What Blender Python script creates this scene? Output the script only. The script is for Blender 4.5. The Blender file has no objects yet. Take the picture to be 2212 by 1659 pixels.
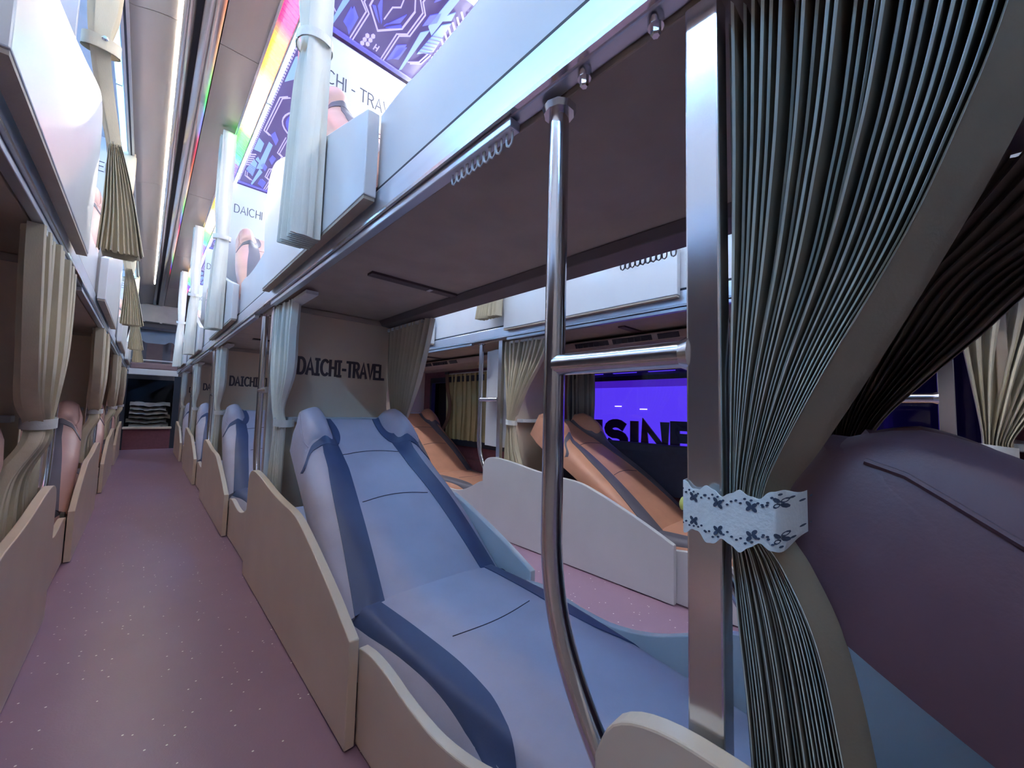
import bpy, bmesh, math, random
from mathutils import Vector, Matrix
random.seed(7)
SC = bpy.context.scene
COL = SC.collection

# ------------------------------------------------------------------ camera, world, exposure
CAM_H = 0.727
cd = bpy.data.cameras.new('camera'); cam = bpy.data.objects.new('camera', cd); COL.objects.link(cam)
RM = [[0.72367, -0.06461, 0.68712], [-0.68967, -0.03076, 0.72347], [0.02561, 0.99744, 0.06682]]
m3 = Matrix(((RM[0][0], RM[0][1], -RM[0][2]), (RM[1][0], RM[1][1], -RM[1][2]), (RM[2][0], RM[2][1], -RM[2][2])))
cam.matrix_world = Matrix.Translation((0, 0, CAM_H)) @ m3.to_4x4()
cd.sensor_fit = 'HORIZONTAL'; cd.sensor_width = 36.0; cd.lens = 36.0 * 835 / 2212
cd.clip_start = 0.01; cd.clip_end = 60
SC.camera = cam
w = bpy.data.worlds.new('night'); SC.world = w; w.use_nodes = True
w.node_tree.nodes['Background'].inputs[0].default_value = (0.10, 0.12, 0.25, 1)
w.node_tree.nodes['Background'].inputs[1].default_value = 0.02
vs = SC.view_settings
vs.view_transform = 'Standard'; vs.look = 'None'; vs.gamma = 1.0; vs.exposure = 0.90; vs.use_curve_mapping = False
# brightness of the coach's LED lines and the added aisle fill tape (linear colour, strength)
LED_BLUE = ((0.30, 0.60, 1.0), 6.0)
LED_WHITE = ((0.88, 0.94, 1.0), 110.0)
LED_COOL = ((0.30, 0.60, 1.0), 6.0)
LED_WALL = ((0.22, 0.52, 1.0), 78.0)
LED_AISLE_FILL = ((1.0, 0.91, 0.79), 78.0)
RAINBOW_STRENGTH = 3.0

# ------------------------------------------------------------------ materials
MATS = {}
def nt(name):
    m = bpy.data.materials.new(name); m.use_nodes = True
    n = m.node_tree.nodes; return m, n, m.node_tree.links, n['Principled BSDF']
def pm(name, col, rough=0.5, metal=0.0, var=0.06, scale=8.0, bump=0.0, bscale=60.0, coat=0.0, spec=0.5, sheen=0.0, stretch=None):
    if name in MATS: return MATS[name]
    m, n, l, b = nt(name)
    tc = n.new('ShaderNodeTexCoord'); src = tc.outputs['Object']
    if stretch:
        mp = n.new('ShaderNodeMapping'); mp.inputs['Scale'].default_value = stretch
        l.new(src, mp.inputs[0]); src = mp.outputs[0]
    nz = n.new('ShaderNodeTexNoise'); nz.inputs['Scale'].default_value = scale; nz.inputs['Detail'].default_value = 4
    l.new(src, nz.inputs['Vector'])
    r = n.new('ShaderNodeValToRGB')
    lo = [max(0, c * (1 - var)) for c in col]; hi = [min(1, c * (1 + var)) for c in col]
    r.color_ramp.elements[0].color = (*lo, 1); r.color_ramp.elements[1].color = (*hi, 1)
    r.color_ramp.elements[0].position = 0.3; r.color_ramp.elements[1].position = 0.7
    l.new(nz.outputs['Fac'], r.inputs[0]); l.new(r.outputs[0], b.inputs['Base Color'])
    b.inputs['Roughness'].default_value = rough; b.inputs['Metallic'].default_value = metal
    b.inputs['Coat Weight'].default_value = coat; b.inputs['Coat Roughness'].default_value = 0.12
    b.inputs['Specular IOR Level'].default_value = spec
    b.inputs['Sheen Weight'].default_value = sheen
    if bump:
        n2 = n.new('ShaderNodeTexNoise'); n2.inputs['Scale'].default_value = bscale; n2.inputs['Detail'].default_value = 5
        l.new(src, n2.inputs['Vector'])
        bp = n.new('ShaderNodeBump'); bp.inputs['Strength'].default_value = bump; bp.inputs['Distance'].default_value = 0.004
        l.new(n2.outputs['Fac'], bp.inputs['Height']); l.new(bp.outputs[0], b.inputs['Normal'])
    MATS[name] = m; return m
def em(name, col, strength, base=(0.8, 0.8, 0.8)):
    if name in MATS: return MATS[name]
    m, n, l, b = nt(name)
    b.inputs['Base Color'].default_value = (*base, 1)
    b.inputs['Emission Color'].default_value = (*col, 1); b.inputs['Emission Strength'].default_value = strength
    MATS[name] = m; return m

WHITE = pm('white laminate', (0.70, 0.71, 0.72), 0.32, 0, 0.03, 5, 0.02, 90, coat=0.35)
WHITE_EDGE = pm('white edge banding', (0.78, 0.80, 0.79), 0.45, 0, 0.05, 20)
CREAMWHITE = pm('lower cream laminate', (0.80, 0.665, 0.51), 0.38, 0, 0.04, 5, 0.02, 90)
HEADB = pm('headboard laminate', (0.84, 0.69, 0.53), 0.4, 0, 0.03, 4)
HEADB_UP = pm('upper headboard laminate', (0.55, 0.56, 0.60), 0.4, 0, 0.02, 4)
DECK = pm('deck underside felt', (0.46, 0.385, 0.30), 0.6, 0, 0.08, 12, 0.08, 200)
CHROME = pm('brushed steel tube', (0.72, 0.72, 0.74), 0.16, 1.0, 0.06, 3, 0.015, 30, stretch=(40, 40, 1.5))
POSTM = pm('polished steel post', (0.75, 0.75, 0.77), 0.20, 1.0, 0.05, 6, 0.02, 40)
ALU = pm('rail aluminium', (0.66, 0.70, 0.76), 0.28, 0.75, 0.05, 4, 0.01, 60, stretch=(10, .6, 10))
DARKM = pm('dark gap', (0.02, 0.025, 0.04), 0.6)
LEATHER_M = pm('mauve leather', (0.52, 0.47, 0.56), 0.42, 0, 0.06, 9, 0.06, 260, sheen=0.1)
LEATHER_O = pm('tan orange leather', (0.62, 0.30, 0.19), 0.40, 0, 0.08, 9, 0.06, 260)
LEATHER_P = pm('pink tan leather', (0.60, 0.36, 0.31), 0.40, 0, 0.06, 9, 0.06, 260)
LEATHER_D = pm('maroon leather', (0.115, 0.055, 0.068), 0.5, 0, 0.08, 10, 0.06, 300)
STRIPE_M = pm('slate blue stripe leather', (0.065, 0.09, 0.19), 0.45, 0, 0.06, 9, 0.05, 260)
STRIPE_O = pm('dark grey stripe leather', (0.12, 0.11, 0.14), 0.45, 0, 0.06, 9, 0.05, 260)
SEAM = pm('seam thread', (0.07, 0.055, 0.08), 0.7)
CLOTH = pm('beige curtain fabric', (0.60, 0.53, 0.38), 0.85, 0, 0.10, 14, 0.10, 400, sheen=0.2, stretch=(1, 1, .25))
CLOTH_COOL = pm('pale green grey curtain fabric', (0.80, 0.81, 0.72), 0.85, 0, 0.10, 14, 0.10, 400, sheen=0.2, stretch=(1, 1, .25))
CLOTH_SHADE = pm('brown shaded curtain fabric', (0.22, 0.17, 0.115), 0.9, 0, 0.08, 14, 0.1, 400)  # brown stands in for shade on the near curtain's folds and hem
CLOTH_DK = pm('brown curtain fabric', (0.20, 0.155, 0.12), 0.9, 0, 0.12, 14, 0.1, 400)
LACE = pm('white lace', (0.78, 0.80, 0.76), 0.8, 0, 0.05, 60, 0.2, 300)
PLASTIC = pm('grey white plastic', (0.66, 0.66, 0.64), 0.4, 0, 0.04, 20)
CEIL = pm('satin metal ceiling', (0.58, 0.51, 0.45), 0.28, 0.45, 0.07, 3, 0.0, 10, stretch=(3, .3, 3))
CEIL_D = pm('satin grey ceiling', (0.48, 0.45, 0.42), 0.3, 0.45, 0.07, 3, stretch=(3, .3, 3))
MAROON = pm('maroon carpet', (0.20, 0.07, 0.085), 0.85, 0, 0.1, 30, 0.1, 300)
WALLM = pm('trim wall fabric', (0.36, 0.30, 0.27), 0.7, 0, 0.06, 12)
LETTER = pm('dark brown print', (0.10, 0.075, 0.085), 0.5, 0, 0.12, 60)
LETTER2 = pm('grey print', (0.06, 0.06, 0.08), 0.5)
BLANKET = pm('grey blanket', (0.30, 0.28, 0.27), 0.9, 0, 0.2, 10, 0.2, 80)
DUCT = pm('duct plastic', (0.42, 0.33, 0.27), 0.4, 0, 0.05, 10)
BLACKG = pm('vent grille', (0.02, 0.02, 0.025), 0.4)
YELLOW = pm('yellow button', (0.80, 0.70, 0.15), 0.4)
EYELET = pm('eyelet shadow', (0.05, 0.07, 0.11), 0.9)

def floor_mat():
    m, n, l, b = nt('mauve sparkle vinyl')
    tc = n.new('ShaderNodeTexCoord')
    nz = n.new('ShaderNodeTexNoise'); nz.inputs['Scale'].default_value = 5; nz.inputs['Detail'].default_value = 6
    l.new(tc.outputs['Object'], nz.inputs['Vector'])
    r = n.new('ShaderNodeValToRGB')
    r.color_ramp.elements[0].color = (0.285, 0.17, 0.235, 1); r.color_ramp.elements[1].color = (0.345, 0.21, 0.285, 1)
    l.new(nz.outputs['Fac'], r.inputs[0])
    vo = n.new('ShaderNodeTexVoronoi'); vo.inputs['Scale'].default_value = 60
    l.new(tc.outputs['Object'], vo.inputs['Vector'])
    sep = n.new('ShaderNodeSeparateColor'); l.new(vo.outputs['Color'], sep.inputs[0])
    gt = n.new('ShaderNodeMath'); gt.operation = 'GREATER_THAN'; gt.inputs[1].default_value = 0.74
    l.new(sep.outputs[0], gt.inputs[0])
    lt = n.new('ShaderNodeMath'); lt.operation = 'LESS_THAN'; lt.inputs[1].default_value = 0.13
    l.new(vo.outputs['Distance'], lt.inputs[0])
    mu = n.new('ShaderNodeMath'); mu.operation = 'MULTIPLY'; l.new(gt.outputs[0], mu.inputs[0]); l.new(lt.outputs[0], mu.inputs[1])
    mx = n.new('ShaderNodeMix'); mx.data_type = 'RGBA'
    l.new(mu.outputs[0], mx.inputs[0]); l.new(r.outputs[0], mx.inputs[6]); mx.inputs[7].default_value = (0.95, 0.9, 0.85, 1)
    l.new(mx.outputs[2], b.inputs['Base Color'])
    b.inputs['Roughness'].default_value = 0.34
    bp = n.new('ShaderNodeBump'); bp.inputs['Strength'].default_value = 0.08; bp.inputs['Distance'].default_value = 0.003
    n2 = n.new('ShaderNodeTexNoise'); n2.inputs['Scale'].default_value = 220; l.new(tc.outputs['Object'], n2.inputs['Vector'])
    l.new(n2.outputs['Fac'], bp.inputs['Height']); l.new(bp.outputs[0], b.inputs['Normal'])
    return m
FLOOR = floor_mat()

def rainbow_mat():
    m, n, l, b = nt('rainbow led diffuser')
    tc = n.new('ShaderNodeTexCoord'); sx = n.new('ShaderNodeSeparateXYZ'); l.new(tc.outputs['Object'], sx.inputs[0])
    a = n.new('ShaderNodeMath'); a.operation = 'ADD'; a.inputs[1].default_value = -1.55; l.new(sx.outputs[1], a.inputs[0])
    d = n.new('ShaderNodeMath'); d.operation = 'DIVIDE'; d.inputs[1].default_value = 1.95; l.new(a.outputs[0], d.inputs[0])
    fr = n.new('ShaderNodeMath'); fr.operation = 'FRACT'; l.new(d.outputs[0], fr.inputs[0])
    r = n.new('ShaderNodeValToRGB'); cr = r.color_ramp
    stops = [(0.0, (1, 0.0, 0.06)), (0.17, (1, 0.0, 0.04)), (0.24, (1, 0.17, 0.0)), (0.34, (1, 0.22, 0.01)), (0.42, (1, 0.50, 0.20)),
             (0.58, (1, 0.55, 0.22)), (0.66, (0.05, 1, 0.03)), (0.80, (0.0, 1, 0.02)), (0.86, (0.06, 0.02, 1)), (0.97, (0.05, 0.02, 1))]
    cr.elements[0].position = 0; cr.elements[0].color = (*stops[0][1], 1)
    cr.elements[1].position = stops[-1][0]; cr.elements[1].color = (*stops[-1][1], 1)
    for p, c in stops[1:-1]:
        e = cr.elements.new(p); e.color = (*c, 1)
    l.new(fr.outputs[0], r.inputs[0]); l.new(r.outputs[0], b.inputs['Emission Color'])
    b.inputs['Emission Strength'].default_value = RAINBOW_STRENGTH
    b.inputs['Base Color'].default_value = (0.6, 0.6, 0.6, 1)
    return m
RAINBOW = rainbow_mat()
TUBE_B = em('blue white led tube', *LED_BLUE)
TUBE_W = em('white led tube', *LED_WHITE)
TUBE_WALL = em('blue wall led tube', *LED_WALL)
FILL_TAPE = em('warm fill led tape', *LED_AISLE_FILL)
TUBE_COOL = em('cool led tube', *LED_COOL)
PB = (0.12, 0.12, 0.16)
PANEL_BG = em('backlit panel field', (0.075, 0.052, 0.22), 0.62, (0.08, 0.07, 0.12))
PANEL_LINE = em('backlit panel line', (0.55, 0.48, 1.0), 0.62, PB)
PANEL_FILL = em('backlit panel fill', (0.09, 0.10, 1.0), 0.62, PB)
PANEL_HOT = em('backlit panel bright block', (0.20, 0.38, 1.0), 0.72, PB)
PANEL_RIM = em('backlit panel rim', (0.09, 0.06, 0.75), 0.5, PB)
SIGN = em('violet lit sign face', (0.105, 0.045, 0.92), 0.62, (0.1, 0.05, 0.3))
SIGN2 = em('dim violet sign band', (0.07, 0.015, 0.55), 0.5, (0.1, 0.05, 0.3))
SIGNHOT = em('white sign glint', (0.6, 0.55, 1.0), 1.6)
def glass_mat():
    m, n, l, b = nt('window glass')
    n.remove(b)
    g = n.new('ShaderNodeBsdfGlossy'); g.inputs['Roughness'].default_value = 0.03
    t = n.new('ShaderNodeBsdfTransparent'); t.inputs[0].default_value = (0.9, 0.9, 0.95, 1)
    f = n.new('ShaderNodeFresnel'); mx = n.new('ShaderNodeMixShader')
    l.new(f.outputs[0], mx.inputs[0]); l.new(t.outputs[0], mx.inputs[1]); l.new(g.outputs[0], mx.inputs[2])
    l.new(mx.outputs[0], n['Material Output'].inputs[0]); return m
GLASS = glass_mat()

# ------------------------------------------------------------------ mesh helpers
class MB:
    def __init__(s): s.v = []; s.f = []
    def add(s, v, f):
        o = len(s.v); s.v += [tuple(p) for p in v]; s.f += [tuple(i + o for i in q) for q in f]; return s
    def box(s, x0, x1, y0, y1, z0, z1):
        v = [(x0, y0, z0), (x1, y0, z0), (x1, y1, z0), (x0, y1, z0), (x0, y0, z1), (x1, y0, z1), (x1, y1, z1), (x0, y1, z1)]
        return s.add(v, [(0, 3, 2, 1), (4, 5, 6, 7), (0, 1, 5, 4), (1, 2, 6, 5), (2, 3, 7, 6), (3, 0, 4, 7)])
    def prism(s, poly, axis, a, b):
        # poly: 2D points, extruded along axis from a to b.  axis x: (y,z)  y: (x,z)  z: (x,y)
        def pt(p, t): return {'x': (t, p[0], p[1]), 'y': (p[0], t, p[1]), 'z': (p[0], p[1], t)}[axis]
        n = len(poly); v = [pt(p, a) for p in poly] + [pt(p, b) for p in poly]
        f = [tuple(range(n - 1, -1, -1)), tuple(range(n, 2 * n))] + [(i, (i + 1) % n, n + (i + 1) % n, n + i) for i in range(n)]
        return s.add(v, f)
    def tube(s, pts, r, seg=12, closed=False, caps=True):
        pts = [Vector(p) for p in pts]; n = len(pts); rings = []; up = None
        rr = r if isinstance(r, (list, tuple)) else [r] * n
        for i, p in enumerate(pts):
            if closed: t = (pts[(i + 1) % n] - pts[i - 1]).normalized()
            else: t = (pts[min(i + 1, n - 1)] - pts[max(i - 1, 0)]).normalized()
            if up is None:
                up = Vector((0, 0, 1)) if abs(t.z) < .9 else Vector((1, 0, 0))
            up = (up - t * up.dot(t)).normalized(); sd = t.cross(up)
            rings.append([p + (up * math.cos(2 * math.pi * k / seg) + sd * math.sin(2 * math.pi * k / seg)) * rr[i] for k in range(seg)])
        v = [q for ring in rings for q in ring]; f = []
        for i in range(n if closed else n - 1):
            j = (i + 1) % n
            for k in range(seg):
                k2 = (k + 1) % seg
                f.append((i * seg + k, i * seg + k2, j * seg + k2, j * seg + k))
        if caps and not closed:
            f.append(tuple(range(seg - 1, -1, -1))); f.append(tuple((n - 1) * seg + k for k in range(seg)))
        return s.add(v, f)
    def grid(s, fn, nu, nv, close_u=False):
        v = [fn(i / (nu if close_u else nu - 1) if True else 0, j / (nv - 1)) for j in range(nv) for i in range(nu)]
        f = []
        for j in range(nv - 1):
            for i in range(nu if close_u else nu - 1):
                i2 = (i + 1) % nu
                f.append((j * nu + i, j * nu + i2, (j + 1) * nu + i2, (j + 1) * nu + i))
        return s.add(v, f)
    def slab(s, top, bot, nu, nv):
        # closed slab between two surfaces fn(u,v)
        o = len(s.v)
        s.grid(top, nu, nv); s.grid(bot, nu, nv)
        N = nu * nv
        s.f[-(nu - 1) * (nv - 1):] = [tuple(reversed(q)) for q in s.f[-(nu - 1) * (nv - 1):]]
        ring = [i for i in range(nu)] + [j * nu + nu - 1 for j in range(1, nv)] + [(nv - 1) * nu + i for i in range(nu - 2, -1, -1)] + [j * nu for j in range(nv - 2, 0, -1)]
        for a, b in zip(ring, ring[1:] + ring[:1]): s.f.append((o + b, o + a, o + N + a, o + N + b))
        return s
    def mesh(s, name, mat, smooth=False, bevel=0.0, flipx=False, recalc=True):
        me = bpy.data.meshes.new(name)
        v = [(-p[0], p[1], p[2]) for p in s.v] if flipx else s.v
        me.from_pydata(v, [], s.f)
        bm = bmesh.new(); bm.from_mesh(me)
        if recalc: bmesh.ops.recalc_face_normals(bm, faces=bm.faces)
        if bevel:
            ed = [e for e in bm.edges if len(e.link_faces) == 2 and e.calc_face_angle(0) > 0.5]
            bmesh.ops.bevel(bm, geom=ed, offset=bevel, segments=2, affect='EDGES', profile=0.5, clamp_overlap=True)
        for fc in bm.faces: fc.smooth = smooth
        bm.to_mesh(me); bm.free(); me.materials.append(mat)
        if smooth:
            try: me.set_sharp_from_angle(angle=math.radians(50))
            except Exception: pass
        return me
def obj(name, me, parent=None, loc=None):
    o = bpy.data.objects.new(name, me); COL.objects.link(o)
    if parent: o.parent = parent
    if loc: o.location = loc
    return o
def tag(o, label, cat, group=None):
    o['label'] = label; o['category'] = cat
    if group: o['group'] = group
    return o
def thing(name, label, cat, loc=(0, 0, 0), group=None):
    o = bpy.data.objects.new(name, None); COL.objects.link(o); o.location = loc; o.empty_display_size = .05
    return tag(o, label, cat, group)
def struct(name, me, parent=None, loc=None):
    o = obj(name, me, parent, loc)
    if not parent: o['kind'] = 'structure'
    return o
CACHE = {}
def cached(key, fn):
    if key not in CACHE: CACHE[key] = fn()
    return CACHE[key]
def build(root, parts):
    # parts: list of (name, mesh, [subparts])
    for p in parts:
        o = obj(p[0], p[1], root)
        for q in (p[2] if len(p) > 2 else []): obj(q[0], q[1], o)
def smooth01(a, b, x):
    t = min(1, max(0, (x - a) / (b - a))); return t * t * (3 - 2 * t)
def spline(pts, n):
    # Catmull-Rom through 2D/3D points
    P = [Vector(p) for p in pts]; out = []
    for i in range(len(P) - 1):
        p0 = P[max(i - 1, 0)]; p1 = P[i]; p2 = P[i + 1]; p3 = P[min(i + 2, len(P) - 1)]
        for k in range(n):
            t = k / n
            out.append(0.5 * ((2 * p1) + (p2 - p0) * t + (2 * p0 - 5 * p1 + 4 * p2 - p3) * t * t + (3 * p1 - p0 - 3 * p2 + p3) * t ** 3))
    out.append(P[-1]); return out

# ------------------------------------------------------------------ stroke lettering
def arc(cx, cy, rx, ry, a0, a1, n=10):
    return [(cx + rx * math.cos(math.radians(a0 + (a1 - a0) * i / n)), cy + ry * math.sin(math.radians(a0 + (a1 - a0) * i / n))) for i in range(n + 1)]
GL = {
    'D': [[(0, 0), (0, 1), (.3, 1)] + arc(.3, .5, .38, .5, 90, -90)[1:] + [(0, 0)]],
    'A': [[(0, 0), (.36, 1), (.72, 0)], [(.14, .32), (.58, .32)]],
    'I': [[(.05, 0), (.05, 1)]],
    'C': [arc(.42, .5, .42, .5, 50, 310, 14)],
    'H': [[(0, 0), (0, 1)], [(.62, 0), (.62, 1)], [(0, .52), (.62, .52)]],
    'T': [[(0, 1), (.66, 1)], [(.33, 1), (.33, 0)]],
    'R': [[(0, 0), (0, 1), (.3, 1)] + arc(.3, .76, .27, .24, 90, -90, 8)[1:] + [(0, .52)], [(.3, .52), (.62, 0)]],
    'V': [[(0, 1), (.34, 0), (.68, 1)]],
    'E': [[(.55, 1), (0, 1), (0, 0), (.55, 0)], [(0, .52), (.48, .52)]],
    'L': [[(0, 1), (0, 0), (.5, 0)]],
    'U': [[(0, 1), (0, .32)] + arc(.32, .32, .32, .32, 180, 360, 8)[1:] + [(.64, 1)]],
    'S': [arc(.3, .75, .28, .25, 35, 250, 9) + arc(.3, .26, .3, .26, 80, -145, 10)],
    'N': [[(0, 0), (0, 1), (.62, 0), (.62, 1)]],
    '-': [[(0, .45), (.3, .45)]],
}
GW = {'D': .68, 'A': .72, 'I': .1, 'C': .8, 'H': .62, 'T': .66, 'R': .62, 'V': .68, 'E': .55, 'L': .5, 'U': .64, 'S': .6, 'N': .62, '-': .3, ' ': .18}
def lettering(text, width, height, stroke, serif, depth, sp=0.28):
    """flat extruded strokes in the XZ plane, facing -Y, origin bottom left; one (name, MB) per letter"""
    adv = []; x = 0
    for ch in text:
        adv.append(x); x += (GW[ch] + (.36 if serif and ch == 'I' else 0)) + sp
    k = width / (x - sp); out = []
    for ch, ax in zip(text, adv):
        if ch == ' ': continue
        strokes = [list(s) for s in GL[ch]]; off = 0
        if serif and ch == 'I':
            off = .18; strokes += [[(-.13, 0), (.23, 0)], [(-.13, 1), (.23, 1)]]
        mb = MB()
        for si, st in enumerate(strokes):
            pts = [((ax + off + p[0]) * k, p[1] * (height - stroke) + stroke / 2) for p in st]
            closed = st[0] == st[-1]
            if closed: pts = pts[:-1]
            n = len(pts); L = []; Rr = []
            for i in range(n):
                a = Vector(pts[i - 1] if (i > 0 or closed) else pts[i]); b2 = Vector(pts[i]); c = Vector(pts[(i + 1) % n] if (i < n - 1 or closed) else pts[i])
                d1 = (b2 - a); d2 = (c - b2)
                d1 = d1.normalized() if d1.length > 1e-9 else d2.normalized(); d2 = d2.normalized() if d2.length > 1e-9 else d1
                t = (d1 + d2).normalized() if (d1 + d2).length > 1e-6 else d1
                nn = Vector((-t.y, t.x)); mit = min(1.6, 1 / max(.45, nn.dot(Vector((-d1.y, d1.x)))))
                ext = Vector((0, 0))
                if not closed and i == 0: ext = -d2 * stroke * .35
                if not closed and i == n - 1: ext = d1 * stroke * .35
                L.append(b2 + ext + nn * stroke / 2 * mit); Rr.append(b2 + ext - nn * stroke / 2 * mit)
            y0 = -depth - si * 0.0002
            v = [(p.x, y0, p.y) for p in L] + [(p.x, y0, p.y) for p in Rr] + [(p.x, 0, p.y) for p in L] + [(p.x, 0, p.y) for p in Rr]
            f = []
            for i in range(n if closed else n - 1):
                j = (i + 1) % n
                f += [(i, j, n + j, n + i), (i, 2 * n + i, 2 * n + j, j), (n + i, n + j, 3 * n + j, 3 * n + i), (2 * n + i, 3 * n + i, 3 * n + j, 2 * n + j)]
            if not closed: f += [(0, n, 3 * n, 2 * n), (n - 1, 3 * n - 1, 4 * n - 1, 2 * n - 1)]
            mb.add(v, f)
        out.append(mb)
    return out

# ------------------------------------------------------------------ layout (metres; +Y runs to the rear of the coach)
PITCH = 1.77
O = {'M': 0.85, 'L': 0.85, 'R': 0.66}
PLANE = {'ML': 0.35, 'MR': 0.93, 'L': -0.19, 'R': 1.50}
SGN = {'ML': 1, 'MR': -1, 'L': -1, 'R': 1}
SIDES = {'M': ['ML', 'MR'], 'L': ['L'], 'R': ['R']}
CX = {'M': 0.64, 'L': -0.48, 'R': 1.79}
KS = {'M': [-1, 0, 1, 2, 3], 'L': [0, 1, 2, 3], 'R': [-1, 0, 1, 2]}
YB = 8.0         # rear bulkhead
ZC = 2.42        # ceiling
ROWN = {'M': 'middle row', 'L': 'windowless wall row', 'R': 'violet window row'}
ORD = {3: 'rearmost', 2: 'second from rear', 1: 'third from rear', 0: 'fourth from rear', -1: 'fifth from rear'}
SIDEN = {'ML': 'long aisle side of middle row', 'MR': 'window aisle side of middle row', 'L': 'windowless wall row', 'R': 'violet window row'}

# ------------------------------------------------------------------ room shell
struct('floor', MB().box(-0.85, 2.15, -2.5, 10.6, -0.05, 0).mesh('floor', FLOOR))
struct('wall_left', MB().box(-0.85, -0.80, -2.5, 10.6, 0, 2.6).mesh('wall_left', WALLM))
struct('wall_front', MB().box(-0.85, 2.15, -2.55, -2.5, 0, 2.6).mesh('wall_front', WALLM))
struct('wall_rear', MB().box(-0.85, 2.15, 10.6, 10.65, 0, 2.6).mesh('wall_rear', WALLM))
# right wall with two window openings
wr = MB()
WINS = [(-0.2, 1.60), (1.95, 3.35)]
wz0, wz1 = 0.42, 1.00
ys = [-2.5]
for a, b in WINS:
    wr.box(2.08, 2.13, ys[-1], a, 0, 2.6); wr.box(2.08, 2.13, a, b, 0, wz0); wr.box(2.08, 2.13, a, b, wz1, 2.6); ys.append(b)
wr.box(2.08, 2.13, ys[-1], 10.6, 0, 2.6)
wall_right = struct('wall_right', wr.mesh('wall_right', MAROON))
for i, (a, b) in enumerate(WINS):
    fr = MB()
    fr.box(2.06, 2.10, a, b, wz0 - .02, wz0 + .03).box(2.06, 2.10, a, b, wz1 - .03, wz1 + .02).box(2.06, 2.10, a, a + .03, wz0, wz1).box(2.06, 2.10, b - .03, b, wz0, wz1)
    win = struct('window_%d' % (i + 1), fr.mesh('window_frame', pm('black rubber', (0.02, 0.025, 0.04), .6)))
    obj('pane', MB().box(2.102, 2.106, a, b, wz0, wz1).mesh('pane', GLASS), win)
# dark sill cushion under the violet window
sm = MB()
sm.prism([(2.0, .30), (2.0, .52), (2.02, .56), (2.078, .56), (2.078, .30)], 'y', -0.3, 1.75)
struct('trim_1', sm.mesh('sill', pm('navy sill carpet', (0.035, 0.04, 0.075), .85, 0, .1, 30, .1, 200), False, .006))
struct('trim_2', MB().box(2.02, 2.078, -1.5, 8.0, 0.0, .30).mesh('low_wall_carpet', MAROON))

# ceiling: long satin panels over the aisle, with mouldings
ceil = struct('ceiling', MB().box(-0.85, 2.15, -2.5, 10.6, ZC + .06, ZC + .12).mesh('ceiling', CEIL_D))
ysegs = [(-2.45, 0.40), (0.404, 2.222), (2.226, 4.05), (4.054, 5.88), (5.884, 7.70), (7.704, 9.95)]
def aisle_ceiling(x0, x1):
    wv = x1 - x0
    for (a, b) in ysegs:
        # left pan, curved down to the cove
        prof = [(x0, ZC + .05), (x0, ZC - .035)] + [(x0 + wv * .06 + wv * .30 * t, ZC - .035 + .035 * math.sin(t * math.pi / 2)) for t in (0, .2, .4, .6, .8, 1)] + [(x0 + wv * .36, ZC + .05)]
        obj('ceiling_panel', MB().prism(prof, 'y', a, b).mesh('ceiling_panel', CEIL_D, True), ceil)
        obj('ceiling_panel', MB().box(x0 + wv * .67, x1, a, b, ZC, ZC + .05).mesh('ceiling_panel', CEIL), ceil)
    # mouldings: two rounded metal strips with a dark slot
    for (p, q) in ((.37, .465), (.515, .66)):
        pr = [(x0 + wv * p, ZC + .05)] + [(x0 + wv * (p + (q - p) * t), ZC - .018 * math.sin(math.pi * t) - .004) for t in [i / 8 for i in range(9)]] + [(x0 + wv * q, ZC + .05)]
        obj('moulding', MB().prism(pr, 'y', -1.5, 9.95).mesh('moulding', pm('polished moulding', (0.50, 0.46, 0.43), .2, .75, .05, 3, stretch=(3, .3, 3)), True), ceil)
    obj('slot', MB().box(x0 + wv * .465, x0 + wv * .515, -1.5, 9.95, ZC + .02, ZC + .05).mesh('slot', DARKM), ceil)
aisle_ceiling(-0.165, 0.31)
aisle_ceiling(0.97, 1.47)
# over the wall rows
for (x0, x1) in ((-0.80, -0.175), (1.48, 2.08)):
    for (a, b) in ysegs:
        obj('ceiling_panel', MB().box(x0, x1, a, b, ZC + .01, ZC + .05).mesh('ceiling_panel', pm('pale blue ceiling', (0.50, 0.56, 0.64), .4)), ceil)

# ------------------------------------------------------------------ LED lines
def led_line(name, label, x, z, y0, y1, mat, r=0.008):
    t = thing(name, label, 'light', (0, 0, 0), 'led lines')
    obj('led_tube', MB().tube([(x, y0, z), (x, y1, z)], r, 8).mesh('led_tube', mat, True), t)
    obj('clip_rail', MB().box(x - .014, x + .014, y0, y1, z + r, z + r + .008).mesh('clip_rail', PLASTIC), t)
    for i in range(int((y1 - y0) / .9)):
        yy = y0 + .45 + i * .9
        obj('clip', MB().box(x - .012, x + .012, yy - .006, yy + .006, z - r - .002, z + r).mesh('clip', PLASTIC), t)
    return t
led_line('led_line', 'bright white LED tube along the ceiling edge beside the rainbow strip', .398, ZC - .015, 0.2, 7.6, TUBE_B)
led_line('led_line', 'white LED tube along the ceiling over the window-side aisle', .955, ZC - .015, -1.2, 7.6, TUBE_W)
led_line('led_line', 'cool LED tube along the ceiling over the windowless wall row', -.20, ZC - .03, -1.2, 7.6, TUBE_COOL)
led_line('led_line', 'cool LED tube along the ceiling over the violet window row', 1.50, ZC - .03, -1.2, 7.6, TUBE_COOL)
led_line('led_line', 'bluish LED tube high on the windowless wall above the upper bunks', -.785, 2.31, -1.2, 7.6, TUBE_WALL)
led_line('led_line', 'bluish LED tube on the window wall above the upper bunks', 2.065, 2.27, -1.2, 7.6, TUBE_WALL)
tp = thing('fill_led_tape', 'thin warm white fill LED tape added beside the ceiling moulding to light the long aisle', 'light')  # tape added to brighten the aisle floor and lower panels
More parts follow.
